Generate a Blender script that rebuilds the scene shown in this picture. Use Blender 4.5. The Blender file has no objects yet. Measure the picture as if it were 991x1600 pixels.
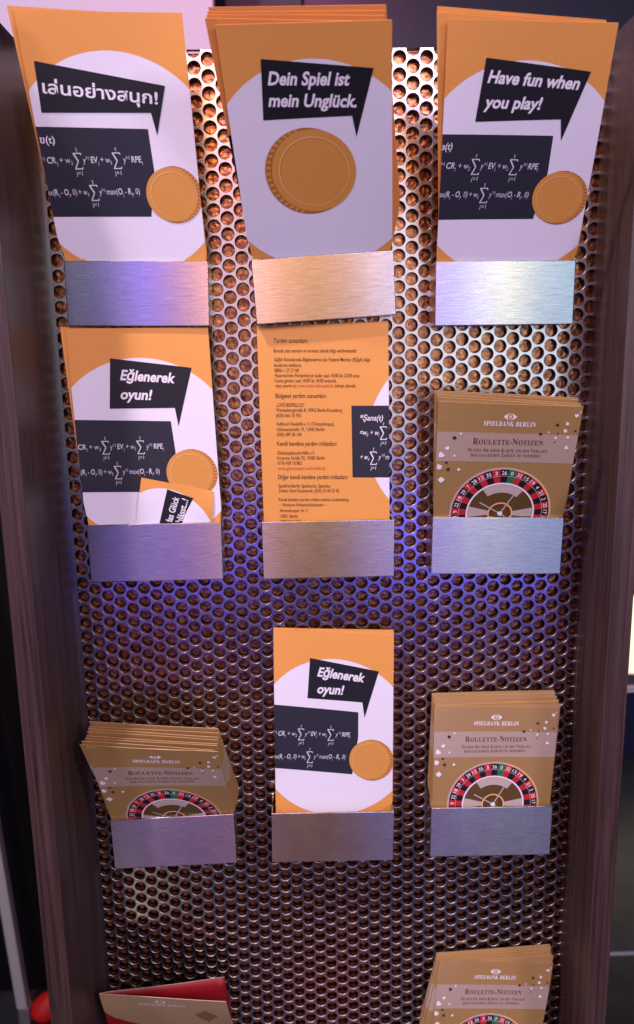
import bpy, bmesh, math, random
import numpy as np
from mathutils import Vector, Matrix

random.seed(7)
sc = bpy.context.scene
C = sc.collection
U = 0.0115                 # one hole pitch of the perforated sheet, in metres
Z0 = 1.6935                # height of the top row of holes above the floor


def P3(x, d, z):
    """x right, d in front of the sheet, z up: hole pitches -> metres."""
    return Vector((x * U, -d * U, z * U + Z0))


# ------------------------------------------------------------------ camera
cam_d = bpy.data.cameras.new('camera')
cam = bpy.data.objects.new('camera', cam_d)
C.objects.link(cam)
sc.camera = cam
cam_d.sensor_fit = 'HORIZONTAL'
cam_d.sensor_width = 36.0
cam_d.lens = 1236.503 / 991.0 * 36.0
cam_d.clip_start = 0.01
cam_d.clip_end = 60
cam_d.dof.use_dof = True
cam_d.dof.focus_distance = 0.60
cam_d.dof.aperture_fstop = 13
right = Vector((0.99945, -0.02846, -0.01717))
upv = Vector((0.02251, 0.19954, 0.97963))
fwd = Vector((0.02446, 0.97948, -0.20007))
M = Matrix((right, upv, -fwd)).transposed().to_4x4()
M.translation = Vector((-2.32808 * U, -54.5879 * U, -18.56793 * U + Z0))
cam.matrix_world = M

# ------------------------------------------------------------------ world, exposure
world = bpy.data.worlds.new('World')
sc.world = world
world.use_nodes = True
bg = world.node_tree.nodes['Background']
bg.inputs[0].default_value = (0.55, 0.42, 0.62, 1)
bg.inputs[1].default_value = 0.022
sc.view_settings.view_transform = 'Standard'
sc.view_settings.look = 'None'
sc.view_settings.exposure = 0
sc.view_settings.gamma = 1


# ------------------------------------------------------------------ lamps of the room
def area(name, loc, target, sx, sy, power, col, spread=180):
    l = bpy.data.lights.new(name, 'AREA')
    l.shape = 'RECTANGLE'
    l.size, l.size_y = sx, sy
    l.energy = power
    l.color = col
    l.spread = math.radians(spread)
    o = bpy.data.objects.new(name, l)
    C.objects.link(o)
    o.location = loc
    o.rotation_euler = (Vector(target) - Vector(loc)).to_track_quat('-Z', 'Z').to_euler()
    return o


# lamps of the hall to both sides, and one steep ceiling spot
area('side_lamp', (-1.75, -1.75, 2.35), (0, 0, 1.35), 0.35, 0.5, 21, (0.68, 0.60, 1.0))
area('side_lamp', (1.75, -1.85, 2.35), (0, 0, 1.35), 0.35, 0.5, 27, (0.88, 0.72, 1.0))
area('ceiling_lamp', (-0.80, -0.80, 3.0), (0, 0, 1.4), 0.12, 0.12, 30, (1.0, 0.80, 0.84))


# tall coloured light strips across the aisle; the brushed steel mirrors them as bands
def strip(x0, x1, z0, z1, rad, col, y=-2.2):
    w, h = x1 - x0, z1 - z0
    cx = (x0 + x1) / 2
    area('light_strip', (cx, y, (z0 + z1) / 2), (cx, 0, (z0 + z1) / 2), w, h, rad * math.pi * w * h, col)


for x0, x1, rad, col in [(-1.0, -0.62, 1.6, (0.58, 0.60, 0.90)), (-0.59, -0.51, 13.0, (0.16, 0.12, 1.0)), (-0.49, -0.38, 3.0, (1.0, 0.48, 0.80)),
                         (-0.36, -0.12, 9.0, (1.0, 0.42, 0.20)), (-0.10, 0.20, 4.2, (1.0, 0.50, 0.20)), (0.21, 0.28, 8.0, (1.0, 0.84, 0.86)),
                         (0.30, 0.52, 4.4, (0.80, 0.58, 0.90)), (0.56, 0.64, 19.0, (0.20, 0.16, 1.0)), (0.69, 0.81, 10.0, (1.0, 0.92, 0.40)), (0.84, 1.2, 3.0, (0.35, 0.72, 0.95))]:
    strip(x0, x1, 2.25, 3.2, rad * 1.5, col)
# pale screens below them
strip(-0.62, -0.34, 1.12, 2.2, 0.7, (0.80, 0.62, 1.0))
strip(-0.32, -0.08, 1.12, 2.2, 1.6, (1.0, 0.68, 0.86))
strip(-0.06, 0.24, 1.15, 2.2, 0.7, (1.0, 0.60, 0.36))
strip(0.26, 0.50, 1.15, 2.2, 1.6, (0.88, 0.78, 1.0))
strip(0.52, 0.80, 1.10, 2.2, 1.9, (0.80, 0.94, 0.98))
strip(0.82, 1.15, 1.10, 2.2, 1.6, (0.70, 0.84, 1.0))
# unseen warm strips added near the floor to tint the lower sheet's reflections
strip(-0.53, -0.41, 0.03, 0.22, 1.3, (1.0, 0.84, 0.62), y=-1.1)
strip(-0.06, 0.12, 0.02, 0.14, 0.7, (1.0, 0.10, 0.05), y=-0.9)
strip(-0.85, -0.22, 0.04, 0.32, 0.45, (1.0, 0.30, 0.14), y=-2.1)
strip(0.30, 0.95, 0.04, 0.32, 0.4, (1.0, 0.40, 0.18), y=-2.1)
# low blue glow of the bar fronts
strip(-0.75, -0.15, 0.62, 0.95, 2.3, (0.15, 0.10, 1.0), y=-2.25)
strip(0.18, 1.05, 0.62, 0.95, 3.0, (0.12, 0.10, 1.0), y=-2.25)


# ------------------------------------------------------------------ materials
def mat(name, col, rough=0.6, metal=0.0, spec=0.5):
    m = bpy.data.materials.new(name)
    m.use_nodes = True
    b = m.node_tree.nodes['Principled BSDF']
    b.inputs['Base Color'].default_value = (*col, 1)
    b.inputs['Roughness'].default_value = rough
    b.inputs['Metallic'].default_value = metal
    b.inputs['Specular IOR Level'].default_value = spec
    return m


def nodes(m):
    nt = m.node_tree
    return nt, nt.nodes, nt.links, nt.nodes['Principled BSDF']


def paper(name, col, rough=0.55, grain=0.05, spec=0.35):
    m = mat(name, col, rough, 0, spec)
    nt, N, L, b = nodes(m)
    tc = N.new('ShaderNodeTexCoord')
    nz = N.new('ShaderNodeTexNoise')
    nz.inputs['Scale'].default_value = 1500
    nz.inputs['Detail'].default_value = 3
    L.new(tc.outputs['Object'], nz.inputs['Vector'])
    mr = N.new('ShaderNodeMapRange')
    mr.inputs['From Min'].default_value = 0.3
    mr.inputs['From Max'].default_value = 0.7
    mr.inputs['To Min'].default_value = 1 - grain
    mr.inputs['To Max'].default_value = 1 + grain
    L.new(nz.outputs['Fac'], mr.inputs['Value'])
    mx = N.new('ShaderNodeVectorMath')
    mx.operation = 'SCALE'
    mx.inputs[0].default_value = col
    L.new(mr.outputs[0], mx.inputs['Scale'])
    L.new(mx.outputs[0], b.inputs['Base Color'])
    bp = N.new('ShaderNodeBump')
    bp.inputs['Strength'].default_value = 0.05
    bp.inputs['Distance'].default_value = 0.0002
    L.new(nz.outputs['Fac'], bp.inputs['Height'])
    L.new(bp.outputs[0], b.inputs['Normal'])
    return m


MT = {}
MT['orange'] = paper('orange_print', (0.78, 0.35, 0.075))
MT['deep_orange'] = paper('orange_back_print', (0.76, 0.30, 0.07))
MT['white'] = paper('white_paper', (0.80, 0.785, 0.83), 0.6, 0.03)
MT['black'] = paper('black_print', (0.012, 0.012, 0.016), 0.5)
MT['board'] = paper('slate_print', (0.022, 0.024, 0.034), 0.5)
MT['ink'] = paper('white_letters', (0.82, 0.80, 0.82), 0.6, 0.02)
MT['chalk'] = paper('chalk_letters', (0.62, 0.62, 0.66), 0.6, 0.02)
MT['brown'] = paper('brown_letters', (0.10, 0.035, 0.012), 0.6)
MT['redink'] = paper('red_letters', (0.55, 0.09, 0.03), 0.6)
MT['coin'] = paper('coin_print', (0.66, 0.30, 0.06))
MT['coin_rim'] = paper('coin_rim_print', (0.42, 0.16, 0.03))
MT['coin_light'] = paper('coin_light_print', (0.80, 0.46, 0.16))


def gold(name, col, metal=0.5, rough=0.33):
    m = paper(name, col, rough, 0.05, 0.5)
    b = m.node_tree.nodes['Principled BSDF']
    b.inputs['Metallic'].default_value = metal
    return m


MT['gold'] = gold('gold_print', (0.60, 0.375, 0.125))
MT['gold_edge'] = gold('gold_card_edge', (0.62, 0.42, 0.21), 0.15, 0.5)
MT['goldband'] = gold('pale_gold_band', (0.56, 0.43, 0.31), 0.35, 0.45)
MT['bowl'] = gold('dark_gold_print', (0.16, 0.095, 0.03), 0.4)
MT['palegold'] = paper('pale_print', (0.50, 0.41, 0.34), 0.5)
MT['wred'] = paper('red_print', (0.48, 0.022, 0.03), 0.4)
MT['wblack'] = paper('wheel_black_print', (0.012, 0.010, 0.012), 0.4)
MT['wgreen'] = paper('green_print', (0.02, 0.16, 0.07), 0.4)
MT['plum'] = paper('plum_print', (0.07, 0.012, 0.025), 0.5)
MT['beige'] = gold('beige_cover', (0.52, 0.37, 0.17), 0.15, 0.5)
MT['beige_dark'] = gold('beige_cover_mark', (0.28, 0.17, 0.07), 0.15, 0.5)
MT['red'] = paper('red_inside', (0.24, 0.006, 0.012), 0.4)
MT['cream_edge'] = paper('cream_edge', (0.6, 0.45, 0.3), 0.6)


def brushed(name, base, rough, aniso, scale):
    m = mat(name, base, rough, 1.0)
    nt, N, L, b = nodes(m)
    b.inputs['Anisotropic'].default_value = aniso
    b.inputs['Anisotropic Rotation'].default_value = 0.25
    tg = N.new('ShaderNodeTangent')
    tg.direction_type = 'RADIAL'
    tg.axis = 'Z'
    L.new(tg.outputs[0], b.inputs['Tangent'])
    tc = N.new('ShaderNodeTexCoord')
    mp = N.new('ShaderNodeMapping')
    mp.inputs['Scale'].default_value = scale
    L.new(tc.outputs['Object'], mp.inputs[0])
    nz = N.new('ShaderNodeTexNoise')
    nz.inputs['Scale'].default_value = 1
    nz.inputs['Detail'].default_value = 4
    nz.inputs['Roughness'].default_value = 0.7
    L.new(mp.outputs[0], nz.inputs['Vector'])
    mr = N.new('ShaderNodeMapRange')
    mr.inputs['From Min'].default_value = 0.3
    mr.inputs['From Max'].default_value = 0.7
    mr.inputs['To Min'].default_value = 0.76
    mr.inputs['To Max'].default_value = 1.16
    L.new(nz.outputs['Fac'], mr.inputs['Value'])
    # faint smudges from fingers
    n2 = N.new('ShaderNodeTexNoise')
    n2.inputs['Scale'].default_value = 55
    n2.inputs['Detail'].default_value = 3
    L.new(tc.outputs['Object'], n2.inputs['Vector'])
    m2 = N.new('ShaderNodeMapRange')
    m2.inputs['From Min'].default_value = 0.35
    m2.inputs['From Max'].default_value = 0.7
    m2.inputs['To Min'].default_value = rough * 0.97
    m2.inputs['To Max'].default_value = rough * 1.03
    L.new(n2.outputs['Fac'], m2.inputs['Value'])
    L.new(m2.outputs[0], b.inputs['Roughness'])
    sp = N.new('ShaderNodeVectorMath')
    sp.operation = 'SCALE'
    sp.inputs[0].default_value = base
    L.new(mr.outputs[0], sp.inputs['Scale'])
    L.new(sp.outputs[0], b.inputs['Base Color'])
    return m


MT['steel'] = brushed('brushed_steel', (0.52, 0.49, 0.48), 0.27, 1.0, (70, 70, 1500))
MT['sheet'] = mat('perforated_steel', (0.62, 0.60, 0.60), 0.30, 1.0)
nt, N, L, b = nodes(MT['sheet'])
tc = N.new('ShaderNodeTexCoord')
nz = N.new('ShaderNodeTexNoise')
nz.inputs['Scale'].default_value = 90
nz.inputs['Detail'].default_value = 5
L.new(tc.outputs['Object'], nz.inputs['Vector'])
mr = N.new('ShaderNodeMapRange')
mr.inputs['To Min'].default_value = 0.16
mr.inputs['To Max'].default_value = 0.30
L.new(nz.outputs['Fac'], mr.inputs['Value'])
L.new(mr.outputs[0], b.inputs['Roughness'])

MT['copper'] = mat('crumpled_copper_foil', (0.30, 0.12, 0.07), 0.24, 1.0)
nt, N, L, b = nodes(MT['copper'])
tc = N.new('ShaderNodeTexCoord')
nz = N.new('ShaderNodeTexVoronoi')
nz.inputs['Scale'].default_value = 260
L.new(tc.outputs['Object'], nz.inputs['Vector'])
n2 = N.new('ShaderNodeTexNoise')
n2.inputs['Scale'].default_value = 200
n2.inputs['Detail'].default_value = 4
L.new(tc.outputs['Object'], n2.inputs['Vector'])
ad = N.new('ShaderNodeMath')
L.new(nz.outputs['Distance'], ad.inputs[0])
L.new(n2.outputs['Fac'], ad.inputs[1])
bp = N.new('ShaderNodeBump')
bp.inputs['Strength'].default_value = 0.14
bp.inputs['Distance'].default_value = 0.0025
L.new(ad.outputs[0], bp.inputs['Height'])
L.new(bp.outputs[0], b.inputs['Normal'])
cr = N.new('ShaderNodeValToRGB')
cr.color_ramp.elements[0].position = 0.3
cr.color_ramp.elements[0].color = (0.19, 0.06, 0.035, 1)
cr.color_ramp.elements[1].position = 0.7
cr.color_ramp.elements[1].color = (0.58, 0.29, 0.14, 1)
L.new(n2.outputs['Fac'], cr.inputs[0])
L.new(cr.outputs[0], b.inputs['Base Color'])


def wood(name, dark, light):
    m = mat(name, light, 0.45)
    nt, N, L, b = nodes(m)
    tc = N.new('ShaderNodeTexCoord')
    mp = N.new('ShaderNodeMapping')
    mp.inputs['Scale'].default_value = (260, 260, 5)
    L.new(tc.outputs['Object'], mp.inputs[0])
    nz = N.new('ShaderNodeTexNoise')
    nz.inputs['Scale'].default_value = 1
    nz.inputs['Detail'].default_value = 6
    nz.inputs['Roughness'].default_value = 0.65
    nz.inputs['Distortion'].default_value = 0.6
    L.new(mp.outputs[0], nz.inputs['Vector'])
    mp2 = N.new('ShaderNodeMapping')
    mp2.inputs['Scale'].default_value = (1500, 1500, 20)
    L.new(tc.outputs['Object'], mp2.inputs[0])
    n2 = N.new('ShaderNodeTexNoise')
    n2.inputs['Detail'].default_value = 3
    L.new(mp2.outputs[0], n2.inputs['Vector'])
    ad = N.new('ShaderNodeMath')
    ad.operation = 'MULTIPLY_ADD'
    ad.inputs[1].default_value = 0.35
    L.new(n2.outputs['Fac'], ad.inputs[0])
    L.new(nz.outputs['Fac'], ad.inputs[2])
    cr = N.new('ShaderNodeValToRGB')
    cr.color_ramp.elements[0].position = 0.50
    cr.color_ramp.elements[0].color = (*dark, 1)
    cr.color_ramp.elements[1].position = 0.86
    cr.color_ramp.elements[1].color = (*light, 1)
    L.new(ad.outputs[0], cr.inputs[0])
    L.new(cr.outputs[0], b.inputs['Base Color'])
    bp = N.new('ShaderNodeBump')
    bp.inputs['Strength'].default_value = 0.25
    bp.inputs['Distance'].default_value = 0.0004
    L.new(ad.outputs[0], bp.inputs['Height'])
    L.new(bp.outputs[0], b.inputs['Normal'])
    return m


MT['wood'] = wood('dark_oak_veneer', (0.016, 0.0082, 0.0065), (0.088, 0.047, 0.038))
MT['backboard'] = mat('dark_backing', (0.02, 0.012, 0.01), 0.7)


# ------------------------------------------------------------------ helpers
def link(name, me, parent=None):
    o = bpy.data.objects.new(name, me)
    C.objects.link(o)
    if parent:
        o.parent = parent
    return o


def tag(o, label, cat, group=None, kind=None):
    if label:
        o['label'] = label
    if cat:
        o['category'] = cat
    if group:
        o['group'] = group
    if kind:
        o['kind'] = kind
    return o


def empty(name, loc, label, cat, group=None, rot=None):
    o = bpy.data.objects.new(name, None)
    o.empty_display_size = 0.02
    C.objects.link(o)
    o.location = loc
    if rot:
        o.rotation_euler = rot
    tag(o, label, cat, group)
    return o


def box_bm(lo, hi, bevel=0.0, seg=2):
    bm = bmesh.new()
    bmesh.ops.create_cube(bm, size=1)
    lo, hi = Vector(lo), Vector(hi)
    for v in bm.verts:
        v.co = Vector([(lo[i] + hi[i]) / 2 + v.co[i] * (hi[i] - lo[i]) for i in range(3)])
    if bevel:
        bmesh.ops.bevel(bm, geom=bm.edges[:], offset=bevel, segments=seg, profile=0.5, affect='EDGES')
    return bm


def fin(name, bm, m, parent=None, smooth=False, flat_area=0):
    me = bpy.data.meshes.new(name)
    bm.normal_update()
    bm.to_mesh(me)
    bm.free()
    me.materials.append(m)
    if smooth:
        for p in me.polygons:
            p.use_smooth = not (flat_area and p.area > flat_area)
    return link(name, me, parent)


# ------------------------------------------------------------------ the rack
rack_base = P3(0, 0, 0)
rack_base.z = 0
rack = empty('leaflet_rack', rack_base, 'tall leaflet rack of perforated steel between two dark wooden side boards', 'rack')


def rk(x, d, z):     # panel units -> rack local metres
    p = P3(x, d, z)
    return p - rack_base


HX = 0.8660254
XL, XR = -18.35, 17.95
ZT = 0.05
ZB = -92.0


def perforated():
    verts, faces, smooth = [], [], []
    n = 18
    # hexagon with three edge pieces per side, counter-clockwise seen from the front (-y)
    hexv = [(math.cos(math.radians(60 * i)) / math.sqrt(3), math.sin(math.radians(60 * i)) / math.sqrt(3)) for i in range(6)]
    outer = []
    for i in range(6):
        a, bq = hexv[i], hexv[(i + 1) % 6]
        for t in (0, 1 / 3, 2 / 3):
            outer.append((a[0] + (bq[0] - a[0]) * t, a[1] + (bq[1] - a[1]) * t))
    ang = [2 * math.pi * i / n for i in range(n)]

    def ring(r, d):
        return [(r * math.cos(a), r * math.sin(a), d) for a in ang]
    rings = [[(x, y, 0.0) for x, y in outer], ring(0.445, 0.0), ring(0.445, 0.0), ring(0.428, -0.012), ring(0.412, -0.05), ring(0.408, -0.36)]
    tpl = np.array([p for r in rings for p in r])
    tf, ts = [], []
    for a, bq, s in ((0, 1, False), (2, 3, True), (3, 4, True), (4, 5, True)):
        for i in range(n):
            j = (i + 1) % n
            tf.append((a * n + i, a * n + j, bq * n + j, bq * n + i))
            ts.append(s)
    tf = np.array(tf)
    cells = []
    for c in range(0, 43):
        for k in range(-1, 92):
            cells.append(((c - 20.5) * HX, -(k + (0.5 if c % 2 == 0 else 0.0))))
    V = np.concatenate([tpl + np.array([x, z, 0]) for x, z in cells])
    F = np.concatenate([tf + i * len(tpl) for i in range(len(cells))])
    S = np.tile(np.array(ts), len(cells))
    me = bpy.data.meshes.new('perforated_sheet')
    co = np.stack([V[:, 0] * U, -V[:, 2] * U, V[:, 1] * U + Z0], 1)
    me.vertices.add(len(co))
    me.vertices.foreach_set('co', co.ravel())
    me.loops.add(F.size)
    me.loops.foreach_set('vertex_index', F.ravel().astype(np.int32))
    me.polygons.add(len(F))
    me.polygons.foreach_set('loop_start', (np.arange(len(F)) * 4).astype(np.int32))
    me.polygons.foreach_set('loop_total', np.full(len(F), 4, np.int32))
    me.polygons.foreach_set('use_smooth', S)
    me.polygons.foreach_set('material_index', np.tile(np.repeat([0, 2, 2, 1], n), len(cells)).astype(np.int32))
    me.update(calc_edges=True)
    bm = bmesh.new()
    bm.from_mesh(me)
    for x, s in ((-18.1, -1), (XR + 0.3, 1)):
        bmesh.ops.bisect_plane(bm, geom=bm.verts[:] + bm.edges[:] + bm.faces[:], plane_co=(x * U, 0, 0), plane_no=(s, 0, 0), clear_outer=True)
    bmesh.ops.bisect_plane(bm, geom=bm.verts[:] + bm.edges[:] + bm.faces[:], plane_co=(0, 0, Z0 + ZT * U), plane_no=(0, 0, 1), clear_outer=True)
    # plain steel margin at the left
    vs = [bm.verts.new(P3(x, 0, z)) for x, z in ((XL - 0.2, ZB), (-18.1, ZB), (-18.1, ZT), (XL - 0.2, ZT))]
    bm.faces.new(vs)
    # folded top edge of the sheet
    vs = [bm.verts.new(P3(x, d, ZT)) for x, d in ((XL - 0.2, 0), (XR + 0.3, 0), (XR + 0.3, -0.36), (XL - 0.2, -0.36))]
    bm.faces.new(vs)
    bm.to_mesh(me)
    bm.free()
    me.materials.append(MT['sheet'])
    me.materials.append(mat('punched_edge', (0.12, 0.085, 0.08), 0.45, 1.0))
    me.materials.append(mat('rolled_rim', (0.50, 0.47, 0.48), 0.46, 1.0))
    me.transform(Matrix.Translation(-rack_base))
    return link('perforated_sheet', me, rack)


perforated()


def rbox(name, x0, x1, d0, d1, z0, z1, m, parent, bevel=0.0):
    a, bq = rk(x0, d0, z0), rk(x1, d1, z1)
    bm = box_bm((min(a.x, bq.x), min(a.y, bq.y), min(a.z, bq.z)), (max(a.x, bq.x), max(a.y, bq.y), max(a.z, bq.z)), bevel)
    return fin(name, bm, m, parent)


ZF = -Z0 / U
rbox('foil_backing', XL, XR, -0.52, -0.64, ZB, ZT - 0.05, MT['copper'], rack)
rbox('back_board', XL, XR, -0.66, -2.2, ZF + 0.2, ZT - 0.02, MT['backboard'], rack)
rbox('side_board', XL - 1.5, XL, -2.2, 8.43, ZF, -0.25, MT['wood'], rack, 0.0007)
rbox('side_board', XR, XR + 1.55, -2.2, 5.64, ZF, 0.3, MT['wood'], rack, 0.0007)
rbox('plinth', XL, XR, -0.66, 2.5, ZF, ZB, MT['wood'], rack)

# ------------------------------------------------------------------ steel pockets
PW, PH, PD, PT = 9.0, 4.0, 2.4, 0.12


def make_pocket():
    root = empty('leaflet_pocket', (0, 0, 0), '', '')
    for k in ('label', 'category'):
        if k in root:
            del root[k]
    w, h = PW / 2 * U, PH / 2 * U
    t, d = PT * U, PD * U
    fin('front_plate', box_bm((-w, -d, -h), (w, -d + t, h), 0.00065, 4), MT['steel'], root, True, 2e-4)
    for s in (-1, 1):
        a, bq = sorted((s * w, s * (w - t)))
        fin('side_plate', box_bm((a + 0.0002, -d + t + 0.00005, -h + 0.0003), (bq - 0.0002, -0.0002, h - 0.0003)), MT['steel'], root)
    fin('base_plate', box_bm((-w + t + 0.0001, -d + t + 0.0001, -h + 0.0002), (w - t - 0.0001, -0.0002, -h + t)), MT['steel'], root)
    return root


def copy_tree(o, parent=None):
    c = o.copy()
    C.objects.link(c)
    c.parent = parent
    for ch in o.children:
        copy_tree(ch, c)
    return c


pockets = [
    (-12.17, -14.85, -0.85, 'steel pocket under the leaflet with Thai writing'),
    (-0.30, -14.65, 2.95, 'crooked steel pocket with peach shine, under the leaflet with the big coin'),
    (11.29, -15.17, -0.27, 'steel pocket under the English leaflet, bright with a yellowish shine'),
    (-12.00, -31.78, 0.02, 'blue and mauve shining steel pocket with the small flyer in front of its leaflet'),
    (-0.28, -31.85, -0.1, 'tan steel pocket holding the orange leaflet full of small print'),
    (11.26, -31.88, -1.4, 'steel pocket with blue, cream and teal bands, right of the small-print leaflet'),
    (-11.92, -53.62, 1.2, 'dim violet steel pocket under the cards that lean out at the left'),
    (-0.28, -53.66, -1.0, 'dark brown steel pocket around the lowest leaflet with a speech bubble'),
    (11.43, -53.63, -0.8, 'steel pocket with a blue middle band, right column, above the bottom cards'),
    (-12.75, -74.9, 0.6, 'steel pocket below the beige and red brochure'),
    (11.6, -74.7, -0.6, 'steel pocket below the bottom right cards'),
]
proto = make_pocket()
for i, (x, z, a, lab) in enumerate(pockets):
    o = proto if i == 0 else copy_tree(proto)
    o.location = P3(x, 0, z)
    o.rotation_euler = (0, -math.radians(a), 0)
    tag(o, lab, 'pocket', 'steel pockets on the perforated sheet')


# ------------------------------------------------------------------ printing
_tc = {}


def glyphs(body, bold=0.0):
    key = (body, bold)
    if key not in _tc:
        c = bpy.data.curves.new('t', 'FONT')
        c.body = body
        c.resolution_u = 3
        c.offset = bold
        o = bpy.data.objects.new('t', c)
        C.objects.link(o)
        dg = bpy.context.evaluated_depsgraph_get()
        dg.update()
        me = bpy.data.meshes.new_from_object(o.evaluated_get(dg), depsgraph=dg)
        v = np.array([q.co[:2] for q in me.vertices]) if len(me.vertices) else np.zeros((0, 2))
        f = [tuple(p.vertices) for p in me.polygons]
        bpy.data.objects.remove(o)
        bpy.data.curves.remove(c)
        bpy.data.meshes.remove(me)
        _tc[key] = (v, f)
    return _tc[key]


def serif(s):
    out = ''
    for ch in s:
        if 'A' <= ch <= 'Z':
            out += chr(0x1D400 + ord(ch) - 65)
        elif 'a' <= ch <= 'z':
            out += chr(0x1D41A + ord(ch) - 97)
        else:
            out += ch
    return out


LAY = 0.009


class Art:
    """flat print of a leaflet in its own coordinates: u to the right, v down, in hole pitches"""

    def __init__(self, W=9.0):
        self.W = W
        self.v, self.f, self.m, self.mats = [], [], [], []

    def mi(self, name):
        if name not in self.mats:
            self.mats.append(name)
        return self.mats.index(name)

    def poly(self, pts, m, layer):
        i0 = len(self.v)
        self.v += [(p[0], p[1], layer * LAY) for p in pts]
        self.f.append(tuple(range(i0, i0 + len(pts))))
        self.m.append(self.mi(m))

    def circle(self, cx, cy, r, m, layer, n=72, ry=None):
        ry = ry or r
        self.poly([(cx + r * math.cos(2 * math.pi * i / n), cy + ry * math.sin(2 * math.pi * i / n)) for i in range(n)], m, layer)

    def sector(self, cx, cy, r0, r1, a0, a1, m, layer, n=6):
        """angles in degrees clockwise from up"""
        def pt(r, a):
            a = math.radians(a)
            return (cx + r * math.sin(a), cy - r * math.cos(a))
        n = max(2, n)
        for i in range(n):
            b0, b1 = a0 + (a1 - a0) * i / n, a0 + (a1 - a0) * (i + 1) / n
            self.poly([pt(r0, b0), pt(r1, b0), pt(r1, b1), pt(r0, b1)], m, layer)

    def mesh(self, v, f, m, layer):
        i0 = len(self.v)
        self.v += [(p[0], p[1], layer * LAY) for p in v]
        self.f += [tuple(i0 + i for i in q) for q in f]
        self.m += [self.mi(m)] * len(f)

    def line(self, a, b, w, m, layer):
        a, b = Vector(a), Vector(b)
        n = (b - a).normalized()
        n = Vector((-n.y, n.x)) * w / 2
        self.poly([a + n, b + n, b - n, a - n], m, layer)

    def text(self, body, a, b, cap, m, layer, bold=0.0, shear=0.0, place=None, capref=0.727):
        """baseline runs from a to b; the text is stretched to fill it"""
        v, f = place if place else glyphs(body, bold)
        if not len(v):
            return
        x0, x1 = v[:, 0].min(), v[:, 0].max()
        sy = cap / capref * 1.07
        L = math.hypot(b[0] - a[0], b[1] - a[1])
        sx = L / (x1 - x0)
        e = ((b[0] - a[0]) / L, (b[1] - a[1]) / L)
        n = (e[1], -e[0])
        xx = (v[:, 0] - x0) * sx + v[:, 1] * sy * shear
        yy = v[:, 1] * sy
        self.mesh([(a[0] + x * e[0] + y * n[0], a[1] + x * e[1] + y * n[1]) for x, y in zip(xx, yy)], f, m, layer)

    def smallcaps(self, s, a, b, cap, m, layer, small=0.78):
        V, F, x = [], [], 0.0
        for ch in s:
            if ch == ' ':
                x += 0.32
                continue
            k = small if ch.islower() else 1.0
            gv, gf = glyphs(serif(ch.upper()))
            if not len(gv):
                continue
            g = gv.copy() * k
            g[:, 0] += x - g[:, 0].min()
            F += [tuple(i + len(V) for i in q) for q in gf]
            V += [tuple(p) for p in g]
            x = g[:, 0].max() + 0.07
        self.text('', a, b, cap, m, layer, place=(np.array(V), F), capref=0.69)

    def runs(self, toks, a, b, cap, m, layer, shear=0.0):
        """toks: (text, scale, raise, bold) set one after the other"""
        V, F, x = [], [], 0.0
        for s, k, dy, bo in toks:
            if s == ' ':
                x += 0.25
                continue
            gv, gf = glyphs(s, bo)
            g = gv.copy() * k
            g[:, 0] += x - g[:, 0].min()
            g[:, 1] += dy
            F += [tuple(i + len(V) for i in q) for q in gf]
            V += [tuple(p) for p in g]
            x = g[:, 0].max() + 0.06
        self.text('', a, b, cap, m, layer, shear=shear, place=(np.array(V), F))

    def sigma(self, u, v, m, layer, w=0.45, h=0.85, shear=0.0, top='t', bot='j=1'):
        """the summation sign, u/v is the middle of its left side"""
        t = 0.055
        y0, y1, ym = v - h / 2, v + h / 2, v
        self.line((u, y0), (u + w, y0), t, m, layer)
        self.line((u, y1), (u + w, y1), t, m, layer)
        self.line((u + 0.02, y0), (u + w * 0.55, ym), t * 1.5, m, layer + 0.2)
        self.line((u + w * 0.55, ym), (u + 0.02, y1), t * 1.1, m, layer + 0.3)
        self.line((u + w, y0), (u + w, y0 + 0.1), t, m, layer + 0.1)
        self.line((u + w, y1), (u + w, y1 - 0.1), t, m, layer + 0.1)
        self.text(top, (u + w * 0.42, y0 - 0.1), (u + w * 0.62, y0 - 0.1), 0.26, m, layer, shear=shear)
        self.text(bot, (u + w * 0.05, y1 + 0.36), (u + w * 0.85, y1 + 0.36), 0.24, m, layer, shear=shear)


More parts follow.
